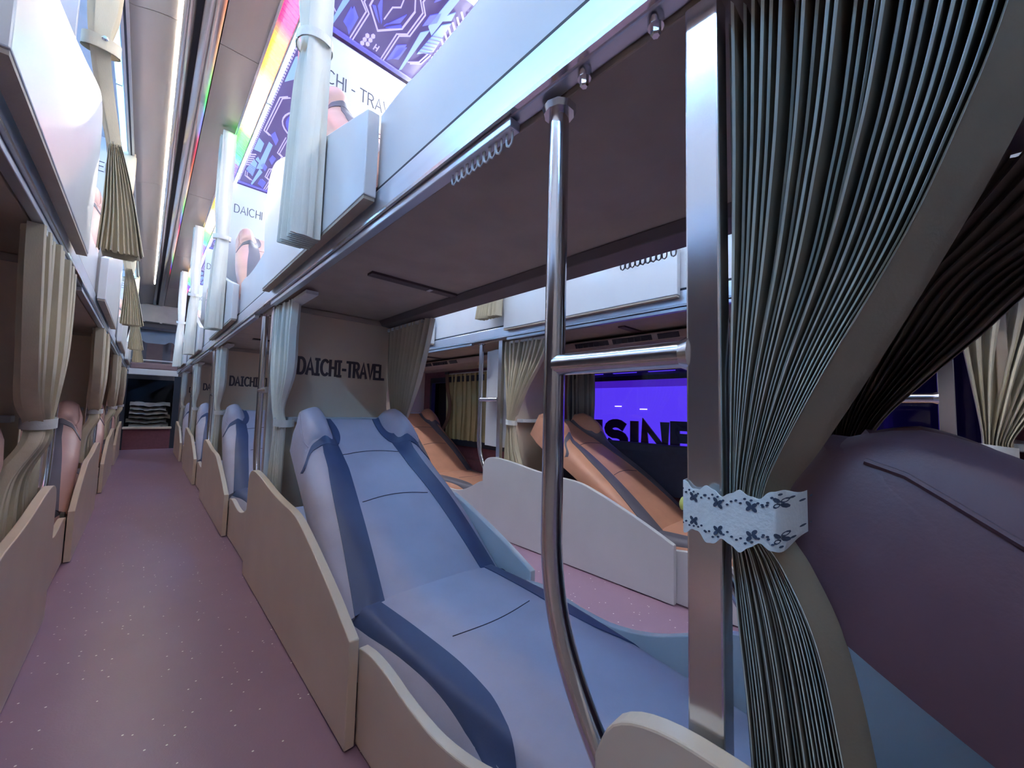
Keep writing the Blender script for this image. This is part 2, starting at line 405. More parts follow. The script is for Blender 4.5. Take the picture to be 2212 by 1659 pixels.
obj('tape', MB().box(.0045, .0095, -1.2, 7.6, ZC - .002, ZC).mesh('tape', FILL_TAPE), tp)  # glowing face of the added fill tape
obj('fill_tape_backing', MB().box(.004, .010, -1.2, 7.6, ZC, ZC + .02).mesh('fill_tape_backing', PLASTIC), tp)
# rainbow strip: ribbed diffuser
rb = thing('rainbow_light_strip', 'ribbed rainbow-coloured LED strip along the aisle ceiling edge', 'light')
mbr = MB(); y = -1.2
while y < 7.7:
    mbr.prism([(0.318, ZC + .02), (0.318, ZC - .004), (0.375, ZC - .045), (0.375, ZC + .02)], 'y', y, y + .021)
    y += .027
o = obj('diffuser_ribs', mbr.mesh('diffuser_ribs', RAINBOW), rb); o['kind'] = 'stuff'
obj('diffuser', MB().prism([(.32, ZC + .018), (.32, ZC - .001), (.374, ZC - .041), (.374, ZC + .018)], 'y', -1.2, 7.7).mesh('diffuser', RAINBOW), rb)
obj('edge_rail', MB().box(.306, .317, -1.2, 7.7, ZC - .016, ZC + .02).mesh('edge_rail', CHROME), rb)
obj('edge_rail', MB().box(.376, .384, -1.2, 7.7, ZC - .045, ZC + .02).mesh('edge_rail', PLASTIC), rb)

# ------------------------------------------------------------------ backlit circuit panels over the middle upper bunks
def flat_poly(mb, poly, z0=-.004, z1=0.0):
    a = sum(poly[i][0] * poly[(i + 1) % len(poly)][1] - poly[(i + 1) % len(poly)][0] * poly[i][1] for i in range(len(poly)))
    if a < 0: poly = poly[::-1]
    return mb.prism(poly, 'z', z0, z1)
def flat_line(mb, pts, wd, z0=-.004):
    for i in range(len(pts) - 1):
        a = Vector(pts[i]); b = Vector(pts[i + 1]); d = (b - a).normalized(); n = Vector((-d.y, d.x)) * wd / 2
        a2 = a - d * wd * .4; b2 = b + d * wd * .4
        mb.prism([tuple(a2 + n), tuple(b2 + n), tuple(b2 - n), tuple(a2 - n)], 'z', z0 - i * .0002, 0)
PW = .525
def circuit_meshes():
    out = []
    def both(fn, mat, nm):
        for fl in (False, True):
            mb = MB(); fn(mb, (lambda p: (PW - p[0], -p[1])) if fl else (lambda p: (p[0], -p[1])))
            out.append((nm, mb.mesh(nm, mat)))
    def one(fn, mat, nm):
        mb = MB(); fn(mb, lambda p: (p[0], -p[1])); out.append((nm, mb.mesh(nm, mat)))
    L = [[(.182, .023), (.186, .192), (.151, .226), (.150, .36), (.185, .40), (.185, .44)], [(.149, .819), (.148, .61), (.18, .58), (.18, .44)],
         [(.068, 1.197), (.039, 1.161), (.034, .796), (.067, .767)], [(.435, .099), (.473, .137), (.481, .208)], [(.093, 1.25), (.093, 1.62), (.15, 1.66)]]
    for ln in L:
        for d in (0, .012):
            both(lambda mb, T, ln=ln, d=d: flat_line(mb, [T((p[0] + d, p[1])) for p in ln], .0045), PANEL_LINE, 'circuit_line')
    one(lambda mb, T: flat_line(mb, [T(p) for p in [(.258, .146), (.187, .228), (.183, .33), (.22, .41), (.30, .41), (.336, .34), (.332, .233), (.258, .146)]], .006), PANEL_LINE, 'circuit_ring')
    one(lambda mb, T: flat_line(mb, [T(p) for p in [(.256, .217), (.259, .289), (.284, .314), (.278, .353), (.25, .38)]], .004), PANEL_LINE, 'circuit_line')
    for r in (.17, .145, .11):
        one(lambda mb, T, r=r: flat_line(mb, [T((.2625 + r * math.cos(t * math.pi / 16), 1.0 + r * math.sin(t * math.pi / 16))) for t in range(33)], .014 if r == .145 else .006), PANEL_FILL if r == .145 else PANEL_LINE, 'circuit_ring')
    fills = [[(.131, .079), (.132, .166), (.159, .138), (.159, .06)], [(.391, .309), (.39, .373), (.42, .417), (.43, .367)], [(.354, .035), (.353, .142), (.385, .177), (.387, .088)],
             [(.193, .238), (.23, .199), (.248, .185), (.205, .245)], [(.268, .185), (.273, .205), (.314, .251), (.317, .305)],
             [(.075, .775), (.086, .829), (.121, .756), (.121, .689)], [(.125, .484), (.13, .554), (.156, .529), (.151, .432)], [(.10, 1.25), (.10, 1.38), (.14, 1.42), (.14, 1.29)]]
    for pl in fills: both(lambda mb, T, pl=pl: flat_poly(mb, [T(p) for p in pl]), PANEL_FILL, 'circuit_block')
    hot = [[(.424, .024), (.401, .275), (.425, .313), (.432, .039)], [(.443, .169), (.45, .372), (.476, .41), (.493, .236)], [(.443, .391), (.443, .424), (.462, .463), (.469, .42)],
           [(.082, .299), (.082, .694), (.106, .673), (.115, .326)], [(.026, .54), (.027, .693), (.062, .651), (.065, .536)], [(.03, 1.3), (.03, 1.5), (.06, 1.55), (.06, 1.35)]]
    for pl in hot: both(lambda mb, T, pl=pl: flat_poly(mb, [T(p) for p in pl]), PANEL_HOT, 'circuit_block')
    for i in range(6):
        both(lambda mb, T, i=i: flat_line(mb, [T((.446, .19 + i * .022)), T((.487, .215 + i * .022))], .004, -.0055), PANEL_RIM, 'circuit_dash')
        both(lambda mb, T, i=i: flat_line(mb, [T((.02, .30 + i * .032)), T((.045, .32 + i * .032))], .008), PANEL_LINE, 'circuit_dash')
    for (cx, cy) in [(.235, .089), (.255, .105), (.234, .062), (.254, .078), (.233, .036), (.253, .050)]:
        one(lambda mb, T, cx=cx, cy=cy: flat_poly(mb, [T((cx + .0095 * math.cos(t * math.pi / 3), cy + .0125 * math.sin(t * math.pi / 3))) for t in range(6)]), PANEL_LINE, 'circuit_hexagon')
    one(lambda mb, T: (flat_line(mb, [T((.283, .045)), T((.283, .075))], .004), flat_line(mb, [T((.297, .045)), T((.297, .075))], .004), flat_line(mb, [T((.283, .06)), T((.297, .06))], .004)), PANEL_LINE, 'circuit_mark')
    def chain(mb, T):
        y = .03
        while y < 1.7:
            flat_poly(mb, [T((.503, y)), T((.512, y + .006)), T((.512, y + .016)), T((.503, y + .013))]); y += .024
    both(chain, PANEL_LINE, 'circuit_chain')
    both(lambda mb, T: flat_poly(mb, [T((.515, 0)), T((.525, 0)), T((.525, 1.72)), T((.515, 1.72))]), PANEL_LINE, 'light_edge')
    return out
# a panel's two long light edges are the panel's own LED edge lighting

def circuit_panel(k):
    yh = O['M'] + PITCH * k + .93
    t = thing('backlit_ceiling_panel', 'violet backlit circuit-pattern ceiling panel above middle row, %s' % ORD[k], 'ceiling panel', (.40, yh, ZC + .004), 'backlit ceiling panels')
    obj('panel_sheet', cached('csheet', lambda: MB().box(0, PW, -1.73, 0, 0, .012).mesh('panel_sheet', PANEL_BG)), t)
    obj('panel_rim', cached('crim', lambda: MB().box(0, PW, -.022, 0, -.008, 0).mesh('panel_rim', PANEL_RIM)), t)
    for nm, me in cached('circuit', circuit_meshes): obj(nm, me, t)
for k in (0, 1, 2, 3): circuit_panel(k)
circuit_panel(-1)

# ------------------------------------------------------------------ bunk side panels (lower and upper)
LA = [(0, .225), (.11, .275), (.23, .323), (.36, .37), (.46, .396), (.60, .404), (.74, .415), (.90, .436), (1.02, .447), (1.09, .445), (1.135, .425), (1.155, .385)]
LB = [(-.64, .30), (-.56, .285), (-.48, .245), (-.40, .212), (-.30, .192), (-.20, .194), (-.12, .205), (-.05, .208), (0.01, .20)]
UA = [(0, 1.385), (.15, 1.43), (.35, 1.49), (.60, 1.575), (.80, 1.65), (.92, 1.685), (.99, 1.67), (1.03, 1.60), (1.03, 1.45), (1.0, 1.30)]
UB = [(-.80, 1.46), (-.60, 1.43), (-.40, 1.402), (-.20, 1.396), (-.08, 1.405), (.02, 1.40)]
def panel_mesh(prof, z0, x0, x1, sg, mat, nm):
    pts = [(p[0], p[1]) for p in spline(prof, 4)]
    poly = [(pts[0][0], z0)] + pts + [(pts[-1][0], z0)]
    mb = MB().prism(poly, 'x', x0, x1)
    return mb.mesh(nm, mat, False, .0025, flipx=(sg < 0))
def lower_panels(side, k, row):
    sg = SGN[side]
    t = thing('bunk_side_panel', 'white curved lower bunk side panel, %s, %s' % (SIDEN[side], ORD[k]), 'side panel', (PLANE[side], O[row] + PITCH * k, 0), 'lower bunk side panels')
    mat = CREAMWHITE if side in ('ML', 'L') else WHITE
    build(t, [('head_panel', cached(('LA', sg, mat.name), lambda: panel_mesh(LA, .004, 0, .022, sg, mat, 'head_panel'))),
              ('foot_panel', cached(('LB', sg, mat.name), lambda: panel_mesh(LB, .004, .026, .046, sg, mat, 'foot_panel')))])
def upper_panels(side, k, row):
    sg = SGN[side]
    t = thing('upper_side_panel', 'white wavy upper guard panel, %s, %s' % (SIDEN[side], ORD[k]), 'side panel', (PLANE[side], O[row] + PITCH * k - .03, 0), 'upper bunk guard panels')
    build(t, [('head_panel', cached(('UA', sg), lambda: panel_mesh(UA, 1.19, -.032, -.004, sg, WHITE, 'head_panel'))),
              ('foot_panel', cached(('UB', sg), lambda: panel_mesh(UB, 1.222, .006, .026, sg, WHITE, 'foot_panel'))),
              ('bottom_trim', cached(('UT', sg), lambda: MB().box(-.03, -.006, .004, 1.0, 1.182, 1.1895).mesh('bottom_trim', DECK, flipx=sg < 0)))])

# ------------------------------------------------------------------ ladders
def ladder(side, k, row):
    sg = SGN[side]; X = PLANE[side]
    t = thing('bunk_ladder', 'bent steel bunk ladder, %s, %s' % (SIDEN[side], ORD[k]), 'ladder', (X, O[row] + PITCH * k, 0), 'bunk ladders')
    def pole():
        pts = [(.04, 1.25, 1.142), (.04, 1.25, .60)] + [tuple(p) for p in spline([(.04, 1.25, .56), (.04, 1.243, .50), (.04, 1.225, .44), (.04, 1.19, .375), (.04, 1.14, .31), (.04, 1.085, .262)], 5)]
        return MB().tube(pts, .0138, 20).mesh('pole', CHROME, True, flipx=sg < 0)
    build(t, [('pole', cached(('pole', sg), pole), [('weld', cached(('weld', sg), lambda: MB().tube([(.04, 1.25, 1.134), (.04, 1.25, 1.142)], [.021, .024], 10).mesh('weld', POSTM, True, flipx=sg < 0)))]),
              ('rung', cached(('rung', sg), lambda: MB().tube([(.04, 1.245, .787), (.04, 1.075, .787)], .0138, 20).mesh('rung', CHROME, True, flipx=sg < 0)),
               [('weld', cached(('rweld', sg), lambda: MB().tube([(.04, 1.082, .787), (.04, 1.072, .787)], [.015, .019], 12).mesh('weld', POSTM, True, flipx=sg < 0)))]),
              ('post', cached(('post', sg), lambda: MB().box(.028, .054, 1.043, 1.074, 0.0, 1.142).mesh('post', POSTM, False, .002, flipx=sg < 0)))])
def bolts(side, k, row):
    sg = SGN[side]
    for j, yy in enumerate((1.10, 1.192) if side == 'ML' else (.80, .85)):
        t = thing('hex_bolt', 'steel bolt under the deck ' + ('behind the track end next to the ladder pole' if j else 'between ladder pole and post') if side == 'ML' else 'steel bolt above the dark brown curtain over the maroon seat', 'bolt', (PLANE[side], O[row] + PITCH * k, 0), 'deck bolts %s %d' % (side, k))
        build(t, [('washer', cached(('wash', side, j), lambda: MB().tube([(.018, yy, 1.1485), (.018, yy, 1.136)], .0085, 12).mesh('washer', POSTM, True, flipx=sg < 0))),
                  ('head', cached(('bhead', side, j), lambda: MB().tube([(.018, yy, 1.136), (.018, yy, 1.128), (.018, yy, 1.126)], [.0055, .0055, .004], 6).mesh('head', POSTM, False, flipx=sg < 0)))])

# ------------------------------------------------------------------ curtains
def pleats(levels, nf, seed, jit=0.12, wav=0.0, rw=.19, split=False):
    """levels: (z, y0, y1, xfront, xback) from top to bottom; accordion sheet with rounded ridges"""
    rnd = random.Random(seed)
    offs = [rnd.uniform(-jit, jit) for _ in range(nf + 1)]; dep = [rnd.uniform(.75, 1.0) for _ in range(nf + 1)]; ph = [rnd.uniform(0, 6.3) for _ in range(nf + 1)]
    Z = [l[0] for l in levels]; n = 10 if len(levels) < 6 else 7
    sp = spline([(l[0], l[1], l[2]) for l in levels], n); sq = spline([(l[3], l[4], 0) for l in levels], n)
    mb = MB(); rows = []
    for ri, (a, b) in enumerate(zip(sp, sq)):
        z, y0, y1 = a; xf, xb = b[0], b[1]; st = (y1 - y0) / nf; row = []
        for i in range(nf + 1):
            c = y0 + (i + offs[i]) * st + wav * st * math.sin(z * 9 + ph[i]); fx = xf + (xb - xf) * (1 - dep[i])
            e = abs(st) * rw * (1 if st > 0 else -1)
            row += [(xb - (xb - xf) * .25, c - e * 1.05, z), (fx + (xb - xf) * .05, c - e, z), (fx, c, z), (fx + (xb - xf) * .05, c + e, z), (xb - (xb - xf) * .25, c + e * 1.05, z)]
            if i < nf: row.append((xb, c + st * .5, z))
        rows.append(row)
    nu = len(rows[0]); v = [p for r in rows for p in r]
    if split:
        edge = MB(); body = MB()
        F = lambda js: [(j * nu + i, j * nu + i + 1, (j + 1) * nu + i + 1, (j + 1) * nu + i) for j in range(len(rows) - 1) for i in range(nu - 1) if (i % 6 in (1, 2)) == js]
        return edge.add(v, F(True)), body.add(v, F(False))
    f = [(j * nu + i, j * nu + i + 1, (j + 1) * nu + i + 1, (j + 1) * nu + i) for j in range(len(rows) - 1) for i in range(nu - 1)]
    return mb.add(v, f)
def ring(cy, cz, cx, ry, rx, h, seg=24, sag=0.0):
    mb = MB()
    def fn(s):
        return lambda u, v: (cx + (rx + s) * math.cos(2 * math.pi * u), cy + (ry + s) * math.sin(2 * math.pi * u), cz + (v - .5) * h + sag * math.sin(2 * math.pi * u))
    mb.grid(fn(.004), seg, 5, True); n = len(mb.f)
    mb.grid(fn(0), seg, 5, True)
    return mb
def lower_curtain(side, k, row):
    sg = SGN[side]; near = (side == 'ML' and k == -1)
    t = thing('bunk_curtain', 'tied-back lower bunk curtain, %s, %s' % (SIDEN[side], ORD[k]), 'curtain', (PLANE[side], O[row] + PITCH * k, 0), 'tied lower bunk curtains')
    if near:
        t['label'] = 'large pleated curtain held to the steel post by a scalloped eyelet lace band'
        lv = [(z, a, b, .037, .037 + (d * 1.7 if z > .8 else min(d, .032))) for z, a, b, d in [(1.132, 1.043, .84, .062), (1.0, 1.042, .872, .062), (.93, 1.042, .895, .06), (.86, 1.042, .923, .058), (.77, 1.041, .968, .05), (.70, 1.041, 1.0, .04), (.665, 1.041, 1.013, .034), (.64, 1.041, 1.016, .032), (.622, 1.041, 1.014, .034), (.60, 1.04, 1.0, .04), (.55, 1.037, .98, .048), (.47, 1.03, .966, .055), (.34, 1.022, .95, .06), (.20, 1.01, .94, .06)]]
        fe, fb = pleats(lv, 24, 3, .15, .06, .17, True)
        obj('cloth', fb.mesh('cloth', CLOTH_SHADE, True, recalc=False), t)  # valleys coloured dark for the shade between pleats, ridges left pale
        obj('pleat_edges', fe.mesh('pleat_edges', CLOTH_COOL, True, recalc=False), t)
        # plain hem turned towards the aisle, its shade put into the brown colour
        hem = [(1.132, .842, .80), (1.0, .873, .842), (.93, .896, .866), (.86, .924, .897), (.77, .969, .941), (.70, 1.001, .978), (.665, 1.014, .999), (.64, 1.017, 1.003), (.622, 1.015, .998), (.60, 1.001, .985), (.55, .981, .965), (.47, .967, .95), (.34, .951, .935), (.20, .941, .925)]
        sp = spline(hem, 7)
        mb = MB()
        def hf(s): return lambda u, v: (.04 + s + .022 * u, sp[round(v * (len(sp) - 1))][1] + (sp[round(v * (len(sp) - 1))][2] - sp[round(v * (len(sp) - 1))][1]) * u, sp[round(v * (len(sp) - 1))][0])
        mb.slab(hf(0), hf(.003), 5, len(sp))
        obj('hem', mb.mesh('hem', CLOTH_SHADE, True), t)
        lace_band(t)
        return
    nm = CLOTH_COOL if side == 'ML' else (CLOTH if side in ('L', 'R') else CLOTH)
    if side == 'MR' and k == -1: nm = CLOTH_DK
    lx = .034
    def cl(sd):
        if side == 'R':
            lv = [(1.13, .70, 1.02, lx, lx + .05), (1.0, .76, 1.02, lx, lx + .05), (.85, .86, 1.01, lx, lx + .05), (.70, .945, 1.0, lx, lx + .05), (.655, .955, 1.0, lx, lx + .05), (.60, .95, 1.0, lx, lx + .05), (.50, .93, 1.01, lx, lx + .05), (.40, .89, 1.01, lx, lx + .05)]
        elif side == 'MR' and k == -1:
            lv = [(1.108, .50, 1.0, lx, lx + .05), (1.0, .68, 1.01, lx, lx + .05), (.93, .79, 1.02, lx, lx + .05), (.85, .86, 1.03, lx, lx + .05), (.78, .92, 1.03, lx, lx + .05), (.72, .965, 1.03, lx, lx + .05), (.66, .985, 1.03, lx, lx + .05), (.55, .97, 1.03, lx, lx + .05), (.40, .93, 1.03, lx, lx + .05)]
            return pleats(lv, 16, sd, .2, .18).mesh('cloth', nm, True, flipx=sg < 0, recalc=False)
        elif side == 'MR':
            lv = [(1.108, .58, .93, lx, lx + .05), (1.0, .61, .93, lx, lx + .05), (.85, .66, .925, lx, lx + .05), (.70, .76, .92, lx, lx + .028), (.60, .83, .92, lx, lx + .026), (.52, .82, .92, lx, lx + .026), (.40, .80, .93, lx, lx + .026)]
        else:
            lv = [(1.13, .56, 1.02, lx - .01, lx + .045), (1.0, .58, 1.02, lx - .012, lx + .045), (.85, .62, 1.01, lx - .012, lx + .045), (.72, .74, .98, lx - .005, lx + .055), (.655, .85, .93, lx, lx + .05), (.60, .82, .94, lx, lx + .05), (.50, .78, .98, lx, lx + .055), (.36, .72, 1.02, lx, lx + .06)]
            if side == 'L': lv = [(z, a, b, p - .036, q - .036) if z > .52 else (z, a, b, p, q) for z, a, b, p, q in lv]
            if side == 'ML': lv = [(z, max(a, .80 if z > .75 else .86), max(b, .96), p, p + (.05 if z > .75 else .026)) for z, a, b, p, q in lv]
        return pleats(lv, 9, sd, .2, .18).mesh('cloth', nm, True, flipx=sg < 0, recalc=False)
    build(t, [('cloth', cached(('cl', side, nm.name, k % 2), lambda: cl(11 + k % 2)))])
    cy, cz = {'R': (.977, .655), 'MR': (.865, .60)}.get(side, (.89, .655))
    hw = {'R': .03, 'MR': .05}.get(side, .045)
    if side == 'MR' and k == -1:
        obj('tieback', ring(1.008, .67, lx + .025, .03, .032, .028).mesh('tieback', CLOTH_DK, True, flipx=True), t); return
    obj('tieback', cached(('tb', side), lambda: ring(cy, cz, lx + (.025 if side != 'L' else -.011), hw, .032, .028, sag=.004).mesh('tieback', LACE, True, flipx=sg < 0)), t)
    obj('header_tape', cached(('ht', side), lambda: MB().box(lx + (.005 if side != 'L' else -.03), lx + (.045 if side != 'L' else .01), .62 if side != 'L' else .58, .98, *((1.096, 1.109) if side == 'MR' else (1.118, 1.1305))).mesh('header_tape', LACE, flipx=sg < 0)), t)

def lace_band(t):
    # scalloped strip that wraps post and curtain; front run lies at lx .026
    n = 90
    def path(u):   # u 0..1 -> (x, y)  front run from the post's far edge to the hem side
        y = 1.0805 - .091 * u
        bulge = .010 * math.sin(math.pi * min(1, max(0, (u - .1) / .9)))
        x = .024 - bulge + (.05 * max(0, (u - .86) / .14) ** 2) + (.03 * max(0, (.06 - u) / .06) ** 2)
        return x, y
    def zt(u): return .6625 + .0030 * math.sin(u * 6.28 * 3.6 + .6) - .0035 * math.sin(u * 3.14) + .004 * u
    def zb(u): return .6215 + .0036 * math.sin(u * 6.28 * 3.6 + 3.6) - .0055 * math.sin(u * 3.14) + .004 * u
    def fn(s): return lambda u, v: (path(u)[0] + s, path(u)[1], zb(u) + (zt(u) - zb(u)) * v + .0007 * math.sin(u * 60 + v * 9))
    band = obj('lace_tieback', MB().slab(fn(0), fn(.0018), n, 9).mesh('lace_tieback', LACE, True), t)
    obj('band_back', MB().slab(lambda u, v: (.104 - .004 * math.sin(u * 3.1), 1.08 - .09 * u, .622 + .04 * v), lambda u, v: (.106 - .004 * math.sin(u * 3.1), 1.08 - .09 * u, .622 + .04 * v), 20, 4).mesh('band_back', LACE, True), t)
    ey = MB()
    def petal(u, v, a, ln, wd):
        pts = []
        for i in range(8):
            th = i / 8 * 2 * math.pi; du = math.cos(th) * ln; dv = math.sin(th) * wd
            yy = du * math.cos(a) - dv * math.sin(a); zz = du * math.sin(a) + dv * math.cos(a)
            uu = u + yy / .098
            x, y = path(uu); z = zb(u) + (zt(u) - zb(u)) * v + zz
            pts.append((x - .0006, y, z))
        o = len(ey.v); ey.v += pts + [(p[0] + .002, p[1], p[2]) for p in pts]
        ey.f.append(tuple(o + i for i in range(8)))
        for i in range(8): ey.f.append((o + i, o + (i + 1) % 8, o + 8 + (i + 1) % 8, o + 8 + i))
    for i, u in enumerate((.17, .42, .70, .90)):
        for v in (.80, .22):
            for a in (45, 135, 225, 315):
                r = .0029; ar = math.radians(a)
                petal(u + r * math.cos(ar) / .098, v + r * math.sin(ar) / .046, ar, .0026, .0016)
            for du, dv in ((-.085, 0), (.085, 0), (-.05, .1), (0, .14), (.05, .1), (-.12, .04), (.12, .04)):
                dvv = dv if v > .5 else -dv
                petal(u + du, v + dvv, .3, .0012, .0009)
    o = obj('eyelets', ey.mesh('eyelets', EYELET), band); o['kind'] = 'stuff'
    obj('button', MB().tube([(.034, 1.0765, .641), (.034, 1.0805, .641), (.034, 1.0825, .641)], [.0055, .0065, .003], 14).mesh('button', YELLOW, True), band)

def upper_curtain(side, k, row):
    sg = SGN[side]
    cool = side in ('ML',)
    t = thing('upper_bunk_curtain', 'bunched upper bunk curtain, %s, %s' % (SIDEN[side], ORD[k]), 'curtain', (PLANE[side], O[row] + PITCH * k, 0), 'bunched upper bunk curtains')
    if side == 'ML':
        # tight stack of folds standing proud of the guard panel
        def cl():
            lv = [(2.385, .245, .335, -.112, -.035), (2.0, .24, .335, -.112, -.035), (1.78, .245, .315, -.10, -.035), (1.72, .25, .31, -.096, -.035), (1.6, .24, .33, -.106, -.035), (1.165, .235, .335, -.118, -.036)]
            return pleats([(a, c, b, d, e) for a, b, c, d, e in lv], 7, 5, .15, .1).mesh('cloth', CLOTH_COOL, True, flipx=sg < 0, recalc=False)
        def face():
            lv = [(2.385, .235), (1.86, .242), (1.80, .242), (1.205, .228)]
            mb = MB().slab(lambda u, v: (-.095 + .058 * u, .238 - .005 * math.sin(u * 6) - .004 * u, 1.165 + 1.215 * v), lambda u, v: (-.095 + .058 * u, .242 - .005 * math.sin(u * 6) - .004 * u, 1.165 + 1.215 * v), 12, 14)
            return mb.mesh('end_fold', CLOTH_COOL, True, flipx=sg < 0)
        build(t, [('cloth', cached(('ucl', side), cl)), ('end_fold', cached(('uef', side), face)),
                  ('tieback', cached(('utb', side), lambda: ring(.283, 1.73, -.068, .056, .042, .026, sag=.012).mesh('tieback', LACE, True, flipx=sg < 0)))])
    elif side == 'L':
        def cl():
            lv = [(2.385, .98, 1.10, -.055, .03), (2.2, .98, 1.10, -.055, .03), (2.05, .99, 1.09, -.05, .03), (1.93, 1.0, 1.07, -.035, .02), (1.80, 1.06, 1.11, -.05, .0), (1.6, 1.07, 1.13, -.085, -.04), (1.4, 1.07, 1.14, -.125, -.05), (1.24, 1.07, 1.15, -.155, -.05)]
            return pleats(lv, 8, 9, .2, .15).mesh('cloth', CLOTH, True, flipx=sg < 0, recalc=False)
        def fan():
            # pleats seen from the end: run across the flare
            lv = [(1.62, -.075, -.045, 1.045, 1.085), (1.5, -.105, -.045, 1.045, 1.085), (1.38, -.13, -.045, 1.045, 1.085), (1.24, -.155, -.04, 1.045, 1.085)]
            mb = pleats(lv, 9, 4, .2, .1)
            mb.v = [(p[1], p[0], p[2]) for p in mb.v]
            return mb.mesh('flared_tail', CLOTH, True, flipx=sg < 0, recalc=False)
        build(t, [('cloth', cached(('ucl', side), cl)), ('flared_tail', cached(('ufan', side), fan)),
                  ('strap', cached(('ust', side), lambda: ring(1.035, 1.93, -.008, .052, .044, .045, sag=.02).mesh('strap', CLOTH, True, flipx=sg < 0)), [('snap_button', cached(('usb', side), lambda: MB().tube([(-.02, .978, 1.925), (-.02, .972, 1.925)], [.009, .005], 10).mesh('snap_button', CHROME, True, flipx=sg < 0)))])])
    else:
        def cl():
            lv = [(2.365, .90, 1.10, -.085, -.037), (1.9, .92, 1.09, -.08, -.037), (1.6, .95, 1.10, -.09, -.037), (1.26, .97, 1.14, -.11, -.037)]
            return pleats(lv, 9, 8, .2, .1).mesh('cloth', CLOTH, True, flipx=sg < 0, recalc=False)
        build(t, [('cloth', cached(('ucl', side), cl)),
                  ('tieback', cached(('utb', side), lambda: ring(1.0, 1.85, -.03, .09, .045, .035).mesh('tieback', LACE, True, flipx=sg < 0)))])

# ------------------------------------------------------------------ curtain tracks with gliders
def track(side, k, row):
    sg = SGN[side]
    t = thing('curtain_track', 'curtain track under the deck, %s, %s' % (SIDEN[side], ORD[k]), 'curtain track', (PLANE[side], O[row] + PITCH * k, 0), 'curtain tracks')
    build(t, [('channel', cached(('tr', sg), lambda: MB().box(.004, .024, -.46, .98, 1.132, 1.147).mesh('channel', ALU, False, .002, flipx=sg < 0)))])
    def gl():
        pts = [(.014, -.004, 1.132), (.014, -.005, 1.124)] + [(.014, .0065 * math.sin(a) * 1.0 - .0, 1.117 - .0065 * math.cos(a)) for a in [x * math.pi / 8 - math.pi * .55 for x in range(10)]]
        pts = [(.014, -.0055, 1.132), (.014, -.0065, 1.122), (.014, -.005, 1.115), (.014, 0, 1.112), (.014, .005, 1.115), (.014, .0065, 1.122), (.014, .0055, 1.132)]
        return MB().tube(pts, .0019, 6).mesh('glider', PLASTIC, True, flipx=sg < 0)
    g = cached(('gl', sg), gl)
    if k in (-1, 0):
        ysl = [-.475 + .40 + .0] if False else [-.49, -.468] + [-.455 + i * .0152 for i in range(9)]
        ysl = [-.448] + [-.425 + i * .0145 for i in range(9)]
        for yy in ysl: obj('glider', g, t, (0, yy, 0))

# ------------------------------------------------------------------ headboards
def headboard(row, k, upper):
    y = O[row] + PITCH * k + .95; x0 = CX[row] - .285
    ins = .035 if upper else .06
    z0, z1 = (1.20, ZC - .005) if upper else (.30, 1.138)
    t = thing('upper_headboard' if upper else 'lower_headboard', '%s headboard lettered DAICHI - TRAVEL, %s, %s' % ('upper pale' if upper else 'lower beige', ROWN[row], ORD[k]), 'headboard', (x0, y, 0), 'headboards')
    mat = HEADB_UP if upper else HEADB
    obj('board', cached(('hb', upper), lambda: MB().box(ins, .57 - ins, 0, .02, z0, z1).mesh('board', mat, False, .002)), t)
    if not upper: obj('top_batten', cached('hbt', lambda: MB().box(.07, .50, -.012, 0, 1.118, 1.138).mesh('top_batten', pm('beige batten', (.50, .42, .34), .5))), t)
    def let():
        if upper: L = lettering('DAICHI - TRAVEL', .46, .066, .0052, False, .0012, .20)
        else: L = lettering('DAICHI-TRAVEL', .378, .078, .0115, True, .0014, .20)
        return [m.mesh('letter', LETTER2 if upper else LETTER) for m in L]
    if not upper and row != 'M': t['label'] = 'lower plain beige headboard, %s, %s' % (ROWN[row], ORD[k])
    else:
      for me in cached(('let', upper), let): obj('letter', me, t, (.055, -.0002, 2.185) if upper else (.108, -.0002, .853))
    if not upper: obj('ledge', cached('hbl', lambda: MB().box(.07, .50, -.05, 0, .655, .675).mesh('ledge', WHITE, False, .003)), t)

